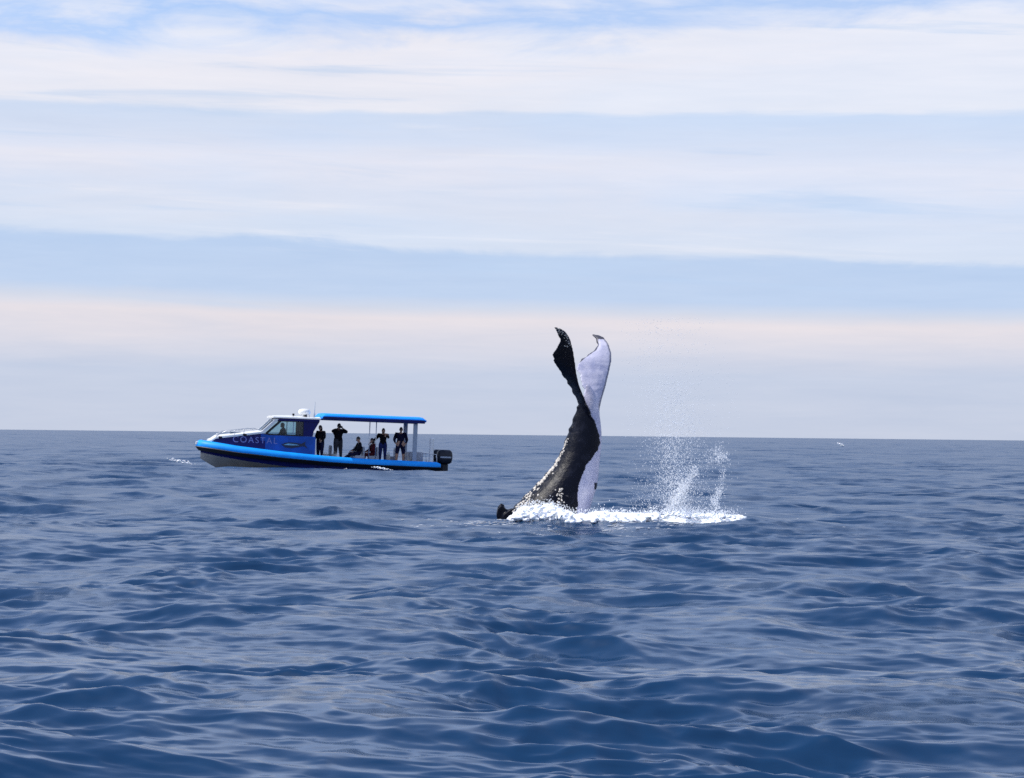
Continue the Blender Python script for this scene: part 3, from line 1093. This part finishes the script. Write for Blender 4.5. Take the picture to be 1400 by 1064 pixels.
# canopy and its frame --------------------------------------------------
cz = bp(510, 572.5, 1.2).z
c0, c1 = bp(441, 572, 1.2).x, bp(583, 574, 1.2).x
bm = bmesh.new()
rr = []
N = 40
for i in range(N + 1):
    u = i / N
    x = c0 + (c1 - c0) * u
    e_ = min(u / .015, (1 - u) / .05, 1.0)
    hgt = .17 * math.sqrt(max(.02, 1 - (1 - e_) ** 2))
    ring = []
    for k in range(28):
        a = 2 * math.pi * k / 28
        cx, sz = math.cos(a), math.sin(a)
        y_ = 1.28 * math.copysign(abs(cx) ** .45, cx)
        z_ = (hgt if sz > 0 else .10) * math.copysign(abs(sz) ** .8, sz)
        z_ += .03 * math.sin(u * N * .8) * 0 + .008 * mnoise.noise((x * 2, y_ * 2, 0))
        ring.append((x, y_, cz + z_))
    rr.append(ring)
loft(bm, rr)
can = from_bm('canopy', bm, CANO, boat, True, 60)
for sg in (1, -1):
    bm = bmesh.new()
    box(bm, ((c0 + c1) / 2 + .02, sg * 1.285, cz - .07), (abs(c0 - c1) - .12, .05, .15), .02)
    from_bm('canopy_valance', bm, NAVY, can)
for px, l_, r_ in ((505, -1.1, .022), (505, 1.1, .022), (514, -1.1, .022), (514, 1.1, .018)):
    x = bp(px, 600, l_).x
    bm = bmesh.new()
    tube(bm, [(x, l_, deck_z(x)), (x, l_, cz - .1)], r_, 8)
    from_bm('canopy_post', bm, ALU, boat, True)
for sg in (1, -1):
    x = bp(567.5, 600, 1.15).x
    bm = bmesh.new()
    box(bm, (x, sg * 1.15, (deck_z(x) + cz - .1) / 2), (.20, .08, cz - .1 - deck_z(x)), .02)
    box(bm, (x, sg * 1.15, deck_z(x) + .05), (.36, .16, .1), .02)
    from_bm('canopy_arch_leg', bm, PAINTG, boat)
bm = bmesh.new()
for y_ in (-.9, 0, .9):
    tube(bm, [(c0 - .1, y_, cz - .12), (c1 + .15, y_, cz - .12)], .02, 6)
from_bm('canopy_frame', bm, ALU, can, True)

# seats, lockers, stern pieces
def seat_box(px, lat, w, d, h, m_, nm='seat', back=True):
    x = bp(px, 620, lat).x
    z0 = deck_z(x)
    bm = bmesh.new()
    box(bm, (x, lat, z0 + h / 2), (w, d, h), .04)
    if back:
        box(bm, (x - w / 2 + .05, lat, z0 + h + .2), (.10, d * .95, .42), .04)
    o = from_bm(nm, bm, m_, boat, True, 30)
    return x, z0 + h


seats = {}
for nm, px, lat in (('a', 446, -.2), ('b', 491, .55), ('c', 510, .35), ('d', 480, -.6), ('e', 535, -.6), ('f', 412, .35), ('g', 388, -.45)):
    seats[nm] = seat_box(px, lat, .46, .46, (.37 if px > 430 else .62), SEATM)
seat_box(566, .3, .62, 1.3, .62, SEATM, 'stern_locker', False)
bm = bmesh.new()
x = bp(590, 610, .95).x
tube(bm, [(x, .95, .3), (x, .95, bp(590, 600, .95).z)], [.12, .11], 10)
tube(bm, [(x, .95, bp(590, 600, .95).z), (x, .95, bp(590, 598.5, .95).z)], [.11, .06], 10)
from_bm('stern_post', bm, WHITE, boat, True, 40)
for sg in (1, -1):                                       # stern rail
    bm = bmesh.new()
    tube(bm, [(B0 + .9, sg * 1.25, .3), (B0 + .85, sg * 1.22, .95), (B0 + .15, sg * 1.18, .9), (B0 + .1, sg * 1.18, .3)], .02, 6)
    from_bm('stern_rail', bm, ALU, boat, True)


def outboard(lat):
    r = bpy.data.objects.new('outboard_motor', None)
    COL.objects.link(r)
    r.parent = boat
    r.location = (B0 - .34, lat, .50)
    r.scale = (1.02, 1.1, 1.15)
    bm = bmesh.new()
    rr = []
    for z_, w_, l0, l1 in ((-.02, .16, -.26, .22), (.04, .22, -.36, .30), (.2, .235, -.40, .33), (.36, .23, -.40, .33), (.48, .2, -.37, .29), (.55, .14, -.28, .2)):
        ring = []
        for k in range(18):
            a = 2 * math.pi * k / 18
            cx, sy = math.cos(a), math.sin(a)
            xx = (l1 if cx > 0 else -l0) * math.copysign(abs(cx) ** .7, cx)
            ring.append((xx, w_ * math.copysign(abs(sy) ** .7, sy), z_))
        rr.append(ring)
    loft(bm, rr)
    from_bm('cowling', bm, MOTOR, r, True, 45)
    bm = bmesh.new()
    box(bm, (-.06, 0, -.42), (.30, .16, .82), .05)
    box(bm, (-.14, 0, -.62), (.62, .3, .03), .01)
    tube(bm, [(.1, 0, -.86), (-.06, 0, -.88), (-.40, 0, -.88)], [.03, .075, .06], 10)
    box(bm, (-.02, 0, -1.02), (.22, .03, .26), .01)
    from_bm('leg', bm, MOTOR, r)
    bm = bmesh.new()
    for k in range(3):
        a = k * 2.094
        box(bm, (-.45, .11 * math.cos(a), -.88 + .11 * math.sin(a)), (.02, .16, .11), .008, Matrix.Rotation(a, 4, 'X') @ Matrix.Rotation(.5, 4, 'Y'))
    tube(bm, [(-.40, 0, -.88), (-.52, 0, -.88)], [.055, .03], 8)
    from_bm('propeller', bm, ALU, r)
    bm = bmesh.new()
    box(bm, (.32, 0, -.1), (.22, .22, .36), .03)
    from_bm('mounting_bracket', bm, BLACK, r)
    for sg in (1, -1):
        bm = bmesh.new()
        box(bm, (-.04, sg * .236, .25), (.5, .006, .06))
        from_bm('stripe', bm, PAINTG, r)


for lt in (.55, -.55):
    outboard(lt)

# lettering and painted whale on the side of the house
fc = bpy.data.curves.new('lettering', 'FONT')
fc.body = 'COASTAL'
fc.size = .40
fc.extrude = .004
fc.space_character = 1.28
fc.align_x = 'LEFT'
to = bpy.data.objects.new('lettering', fc)
COL.objects.link(to)
lme = bpy.data.meshes.new_from_object(to.evaluated_get(bpy.context.evaluated_depsgraph_get()))
bpy.data.objects.remove(to)
xs = [v.co.x for v in lme.vertices]
T0, T1 = bp(319, 601, .95).x, bp(379, 604, 1.0).x
zl0, zl1 = bp(320, 604.5, .9).z, bp(378, 607, 1.0).z
lme.transform(Matrix.Translation((0, 0, 0)))
for v in lme.vertices:
    u = (v.co.x - min(xs)) / (max(xs) - min(xs))
    x = T0 + (T1 - T0) * u
    z_ = zl0 + (zl1 - zl0) * u + v.co.y * 1.0
    if x > D1.x + .02:
        lo_, hi_ = (hw(x) + .05, sheer(x) + .08), (hw(x), topz(x) - .07)
        f_ = (z_ - lo_[1]) / (hi_[1] - lo_[1])
        y_ = lo_[0] + (hi_[0] - lo_[0]) * f_ + .012
    else:
        y_ = SIDE + .008
    v.co = (x, max(y_, SIDE + .008 if x < A_b.x + .2 else 0) + v.co.z, z_)
lo = link('lettering', lme, LETTER, boat, False)
bm = bmesh.new()
wh = [(385, 608), (390, 605.5), (398, 605), (406, 606), (412, 607), (418, 604), (417, 608), (420, 613), (415, 610), (408, 611.5), (399, 613), (390, 612)]
loft(bm, [[bp(x, y, SIDE + .012) for x, y in wh], [bp(x, y, SIDE + .004) for x, y in wh]])
from_bm('whale_print', bm, LOGOD, boat)
bm = bmesh.new()
wh = [(387, 608.3), (394, 606.4), (404, 607.5), (410, 609), (400, 609.2)]
loft(bm, [[bp(x, y, SIDE + .016) for x, y in wh], [bp(x, y, SIDE + .013) for x, y in wh]])
from_bm('whale_print_highlight', bm, LOGOL, boat)

# ------------------------------------------------------------------ people
SKIN = mat('skin', (.42, .24, .16), .5, .1, 8)
HAIRD = mat('dark_hair', (.012, .009, .008), .5, .3, 20)
HAIRB = mat('brown_hair', (.06, .03, .015), .5, .3, 20)
SHOE = mat('dark_shoe', (.01, .01, .012), .5, .2, 9)
EYE = mat('eye_dark', (.01, .01, .012), .2, .1, 9)
LIP = mat('lip', (.28, .10, .08), .5, .1, 9)


def cloth(name, c):
    return mat(name, tuple(k * .7 for k in c), .9, .25, 6, spec=.08, bump=.01)


def person(label, px, lat, face, J, top, bottom, hair, h=1.72, z_off=0.0, long_hair=False, coat=1.32, cap=None, sleeves=True, shorts=False, base=None):
    """one figure; J overrides joints (x forward, y left, z up, for a 1.72 m person)"""
    D = dict(pel=(0, 0, .96), sp=(0, 0, 1.14), ch=(.0, 0, 1.32), nk=(-.01, 0, 1.46), hd=(.01, 0, 1.53))
    for s, sg in (('l', 1), ('r', -1)):
        D['hip' + s] = (0, .10 * sg, .90)
        D['kn' + s] = (.02, .115 * sg, .50)
        D['an' + s] = (-.02, .12 * sg, .09)
        D['to' + s] = (.14, .14 * sg, .045)
        D['sh' + s] = (-.01, .205 * sg, 1.40)
        D['el' + s] = (-.03, .26 * sg, 1.13)
        D['wr' + s] = (.05, .25 * sg, .90)
        D['ha' + s] = (.07, .25 * sg, .83)
    D.update(J)
    rad = dict(pel=.135 * coat, sp=.125 * coat, ch=.145 * coat, nk=.06, hd=.055, hip=.105 * coat, kn=.08, an=.05, to=.04, sh=.075 * coat, el=.052 * coat, wr=.032, ha=.035)
    names = list(D)
    idx = {n_: i for i, n_ in enumerate(names)}
    edges = [('pel', 'sp'), ('sp', 'ch'), ('ch', 'nk'), ('nk', 'hd')]
    for s in 'lr':
        edges += [('pel', 'hip' + s), ('hip' + s, 'kn' + s), ('kn' + s, 'an' + s), ('an' + s, 'to' + s), ('ch', 'sh' + s), ('sh' + s, 'el' + s), ('el' + s, 'wr' + s), ('wr' + s, 'ha' + s)]
    me = bpy.data.meshes.new('sk')
    me.from_pydata([D[n_] for n_ in names], [(idx[a], idx[c]) for a, c in edges], [])
    o = bpy.data.objects.new('sk', me)
    COL.objects.link(o)
    o.modifiers.new('skin', 'SKIN')
    for n_, sv_ in zip(names, me.skin_vertices[0].data):
        r_ = rad[n_ if n_ in rad else n_[:-1]]
        sv_.radius = (r_, r_ * (.8 if n_ in ('pel', 'sp', 'ch') else 1))
        sv_.use_root = n_ == 'pel'
    ss = o.modifiers.new('sub', 'SUBSURF')
    ss.levels = 2
    me2 = bpy.data.meshes.new_from_object(o.evaluated_get(bpy.context.evaluated_depsgraph_get()))
    bpy.data.objects.remove(o)
    bm = bmesh.new()
    bm.from_mesh(me2)
    jv = {n_: Vector(D[n_]) for n_ in names}
    for f in bm.faces:
        c = f.calc_center_median()
        best, bt = 1e9, None
        for a, e_ in edges:
            A_, B_ = jv[a], jv[e_]
            t_ = max(0, min(1, (c - A_).dot(B_ - A_) / max(1e-9, (B_ - A_).length_squared)))
            d_ = (c - A_.lerp(B_, t_)).length
            if d_ < best:
                best, bt = d_, (a, e_, t_)
        a, e_, t_ = bt
        n_ = e_[:2]
        if n_ in ('sp', 'ch', 'sh') or (n_ == 'nk' and t_ < .75):
            f.material_index = 1
        elif n_ in ('el', 'wr'):
            f.material_index = 1 if sleeves or n_ == 'el' else 0
        elif n_ in ('hi', 'kn'):
            f.material_index = 2
        elif n_ == 'an':
            f.material_index = 0 if shorts else 2
        elif n_ == 'to':
            f.material_index = 3
        else:
            f.material_index = 0
        f.smooth = True
    # head: skull, jaw, nose, ears, eyes, mouth
    hd, nk = jv['hd'], jv['nk']
    up = (hd - nk).normalized()
    fwd = Vector(J.get('look', (1, 0, 0)))
    fwd = (fwd - up * fwd.dot(up)).normalized()
    lf = up.cross(fwd)
    H = Matrix((fwd, lf, up)).transposed().to_4x4()
    H.translation = hd + up * .085 + fwd * .012

    def head_pt(a, e_, k=1.0):
        x, y, z = math.cos(e_) * math.cos(a), math.cos(e_) * math.sin(a), math.sin(e_)
        r_ = Vector((x * .098, y * .076, z * .122)) * k
        if z < 0:
            r_.x += .018 * -z
            r_.y *= 1 + .28 * z
        if abs(a) < .22 and -.35 < e_ < .05:
            r_ += Vector((.02 * (1 - abs(a) / .22), 0, 0))
        return H @ r_
    NU, NV = 20, 14
    hv = [[bm.verts.new(head_pt(-math.pi + 2 * math.pi * i / NU, -math.pi / 2 + math.pi * (k + .5) / NV)) for i in range(NU)] for k in range(NV)]
    for k in range(NV - 1):
        for i in range(NU):
            f = bm.faces.new((hv[k][i], hv[k][(i + 1) % NU], hv[k + 1][(i + 1) % NU], hv[k + 1][i]))
            f.smooth = True
    bm.faces.new(hv[0][::-1])
    bm.faces.new(hv[-1])
    for sg in (1, -1):
        g_ = bmesh.ops.create_icosphere(bm, subdivisions=1, radius=1, matrix=H @ Matrix.Translation((0, .078 * sg, -.005)) @ Matrix.Diagonal((.022, .012, .034, 1)))
        g_ = bmesh.ops.create_icosphere(bm, subdivisions=1, radius=.011, matrix=H @ Matrix.Translation((.088, .031 * sg, .012)))
        for v in g_['verts']:
            for f in v.link_faces:
                f.material_index = 4
    g_ = bmesh.ops.create_icosphere(bm, subdivisions=1, radius=1, matrix=H @ Matrix.Translation((.093, 0, -.06)) @ Matrix.Diagonal((.008, .024, .007, 1)))
    for v in g_['verts']:
        for f in v.link_faces:
            f.material_index = 5
    # fingers, unequal and slightly bent, thumb off the side of the palm
    for s, sg in (('l', 1), ('r', -1)):
        w_, h_ = jv['wr' + s], jv['ha' + s]
        d_ = (h_ - w_).normalized()
        sd = d_.cross(Vector((0, 0, 1)) if abs(d_.z) < .8 else Vector((0, 1, 0))).normalized()
        cu = d_.cross(sd)
        for k, ln in enumerate((.062, .072, .066, .052)):
            b0 = h_ + sd * (k - 1.5) * .019 + d_ * .015
            tube(bm, [b0, b0 + d_ * ln * .5 + cu * .006, b0 + d_ * ln * .85 + cu * .022], [.0095, .009, .006], 6)
        b0 = w_.lerp(h_, .45) - sd * .026
        tube(bm, [b0, b0 - sd * .026 + d_ * .022, b0 - sd * .03 + d_ * .055], [.012, .0105, .007], 6)
    me3 = bpy.data.meshes.new('person')
    bmesh.ops.recalc_face_normals(bm, faces=bm.faces)
    bm.to_mesh(me3)
    bm.free()
    base = base or Vector((bp(px, 620, lat).x, lat, 0))
    base.z = deck_z(base.x) + z_off
    M = BOAT_M @ Matrix.Translation(base) @ Matrix.Rotation(R(face), 4, 'Z') @ Matrix.Scale(h / 1.72, 4)
    ob = link('person', me3, [SKIN, top, bottom, SHOE, EYE, LIP], None, None)
    ob.matrix_world = M
    tag(ob, label, 'person', 'people aboard the blue boat')
    bm = bmesh.new()                      # hair or cap over the skull
    rows_ = []
    e_lo = -.9 if long_hair else -.05
    for k in range(9):
        e_ = e_lo + (math.pi / 2 - .04 - e_lo) * k / 8
        ring = []
        for i in range(20):
            a = -math.pi + 2 * math.pi * i / 20
            ee = max(e_, .55 - .25 * abs(a)) if abs(a) < 1.2 else e_
            pt = head_pt(a, ee, 1.10 if abs(a) > 1.0 else 1.07)
            if long_hair and e_ < -.2:
                pt = pt - up * .10 * (-e_) - fwd * .02
            ring.append(pt)
        rows_.append(ring)
    loft(bm, rows_)
    if cap:
        tube(bm, [H @ Vector((.08, -.05, .05)), H @ Vector((.17, -.03, .045)), H @ Vector((.17, .03, .045)), H @ Vector((.08, .05, .05))], .012, 6)
    from_bm('cap' if cap else 'hair', bm, cap or hair, ob, True)
    return ob


BLK = cloth('black_coat', (.008, .008, .012))
BLK2 = cloth('black_jacket', (.012, .012, .018))
NVY = cloth('navy_jacket', (.012, .014, .045))
MAR = cloth('maroon_jacket', (.085, .012, .018))
JEAN = cloth('blue_jeans', (.02, .03, .14))
DJEAN = cloth('dark_jeans', (.014, .015, .05))
GREY = cloth('grey_trousers', (.05, .05, .06))
ORG = cloth('orange_top', (.45, .09, .04))
SKIP = cloth('skipper_navy', (.015, .03, .06))

sit = lambda z: {k: v for k, v in (
    ('pel', (0, 0, z)), ('sp', (-.02, 0, z + .18)), ('ch', (.0, 0, z + .38)), ('nk', (.01, 0, z + .53)), ('hd', (.03, 0, z + .60)),
    ('hipl', (.06, .10, z - .02)), ('hipr', (.06, -.10, z - .02)), ('knl', (.46, .13, z + .0)), ('knr', (.46, -.13, z - .0)),
    ('anl', (.52, .13, .09)), ('anr', (.50, -.13, .09)), ('tol', (.66, .14, .045)), ('tor', (.64, -.14, .045)),
    ('shl', (.0, .19, z + .46)), ('shr', (.0, -.19, z + .46)), ('ell', (.12, .24, z + .22)), ('elr', (.12, -.24, z + .22)),
    ('wrl', (.34, .15, z + .13)), ('wrr', (.34, -.15, z + .13)), ('hal', (.40, .13, z + .11)), ('har', (.40, -.13, z + .11)))}
# skipper at the wheel
J = dict(ell=(.10, .25, 1.17), wrl=(.32, .20, 1.14), hal=(.39, .18, 1.15), elr=(.10, -.25, 1.17), wrr=(.32, -.20, 1.14), har=(.39, -.18, 1.15))
person('skipper in dark navy standing at the wheel behind the side window', 386, .42, 8, J, SKIP, GREY, HAIRB, 1.70, base=Vector((bp(387, 600, .42).x, .42, 0)))
# seated in the wheelhouse
x_, z_ = seats['f']
person('dark haired passenger in orange seated inside the wheelhouse', 409, .35, 20, sit(.72), ORG, DJEAN, HAIRD, 1.66, base=Vector((x_, .35, 0)))
# just behind the wheelhouse
J = dict(elr=(.06, -.24, 1.14), wrr=(.22, -.14, 1.10), har=(.28, -.10, 1.10), ell=(.02, .26, 1.13), wrl=(.16, .2, 1.02), hal=(.21, .18, .98))
person('passenger in black jacket and dark jeans standing just behind the wheelhouse', 437.5, .55, 40, J, BLK2, DJEAN, HAIRD, 1.68, long_hair=True)
# tall one with raised elbows, taking pictures
J = dict(ell=(.16, .36, 1.36), wrl=(.20, .13, 1.50), hal=(.20, .07, 1.55), elr=(.16, -.36, 1.36), wrr=(.20, -.13, 1.50), har=(.20, -.07, 1.55), knl=(.03, .13, .5), anl=(.02, .16, .09))
tall = person('tall passenger in long black coat with both elbows raised to a camera', 461.5, .35, 105, J, BLK, GREY, HAIRD, 1.80, coat=1.38)
cm = bmesh.new()
box(cm, (0, 0, 0), (.07, .14, .10), .015)
tube(cm, [(.03, 0, 0), (.13, 0, 0)], [.04, .045], 12)
cam_o = from_bm('camera_body', cm, BLACK, None, False)
cam_o.name = 'photo_camera'
cam_o.matrix_world = tall.matrix_world @ Matrix.Translation((.20, 0, 1.575))
tag(cam_o, 'small black camera held up to the face of the tall passenger', 'camera')
# two seated on the low seats
x_, z_ = seats['b']
person('seated passenger in dark clothes with legs stretched toward the wheelhouse', 489, .55, 5, dict(sit(.46), knl=(.45, .12, .42), anl=(.80, .14, .2), tol=(.93, .15, .26)), BLK2, DJEAN, HAIRD, 1.68, base=Vector((x_, .55, 0)))
x_, z_ = seats['c']
person('seated passenger in maroon jacket between the canopy posts', 508, .35, 10, sit(.46), MAR, MAR, HAIRD, 1.62, long_hair=True, base=Vector((x_, .35, 0)))
# woman in jeans reaching an arm to the man beside her
J = dict(elr=(-.02, -.36, 1.20), wrr=(.02, -.58, 1.02), har=(.02, -.66, .97), ell=(.02, .27, 1.25), wrl=(.10, .20, 1.40), hal=(.10, .16, 1.45))
person('woman in black top and blue jeans stretching an arm toward the man', 523, .4, -100 + 180, J, BLK, JEAN, HAIRD, 1.66, long_hair=True)
J = dict(ell=(-.02, .30, 1.14), elr=(-.02, -.30, 1.14), wrl=(.10, .24, .98), wrr=(.10, -.24, .98), hal=(.15, .20, .96), har=(.15, -.20, .96), anl=(-.02, .17, .09), anr=(-.02, -.17, .09), knl=(.02, .15, .5), knr=(.02, -.15, .5))
person('broad man in navy jacket and cap standing under the aft canopy', 547, .4, 85, J, NVY, DJEAN, HAIRD, 1.74, coat=1.4, cap=HAIRD, shorts=True)

# loose bags on deck
def bag(px, lat, s, m_, label):
    x = bp(px, 620, lat).x
    bm = bmesh.new()
    box(bm, (0, 0, s[2] / 2), s, min(s) * .28)
    for v in bm.verts:
        v.co += Vector((mnoise.noise(v.co * 7), mnoise.noise(v.co * 7 + Vector((5, 0, 0))), 0)) * .03
    tube(bm, [(-s[0] * .25, 0, s[2] * .9), (-s[0] * .15, 0, s[2] * 1.25), (s[0] * .15, 0, s[2] * 1.25), (s[0] * .25, 0, s[2] * .9)], .014, 6)
    o = from_bm('deck_bag', bm, m_, None, True, 40)
    o.matrix_world = BOAT_M @ Matrix.Translation((x, lat, deck_z(x)))
    tag(o, label, 'bag')


PALE = cloth('pale_canvas', (.55, .52, .47))
bag(457, .85, (.22, .18, .40), PALE, 'pale canvas bag at the feet of the tall passenger in black coat')
bag(445, .85, (.34, .2, .34), PALE, 'low pale canvas bag beside the passenger behind the wheelhouse')
bag(531, .85, (.16, .18, .46), PALE, 'slim pale bag between the woman in jeans and the man')
bag(560, .95, (.24, .2, .34), PALE, 'pale bag leaning on the grey stern locker')
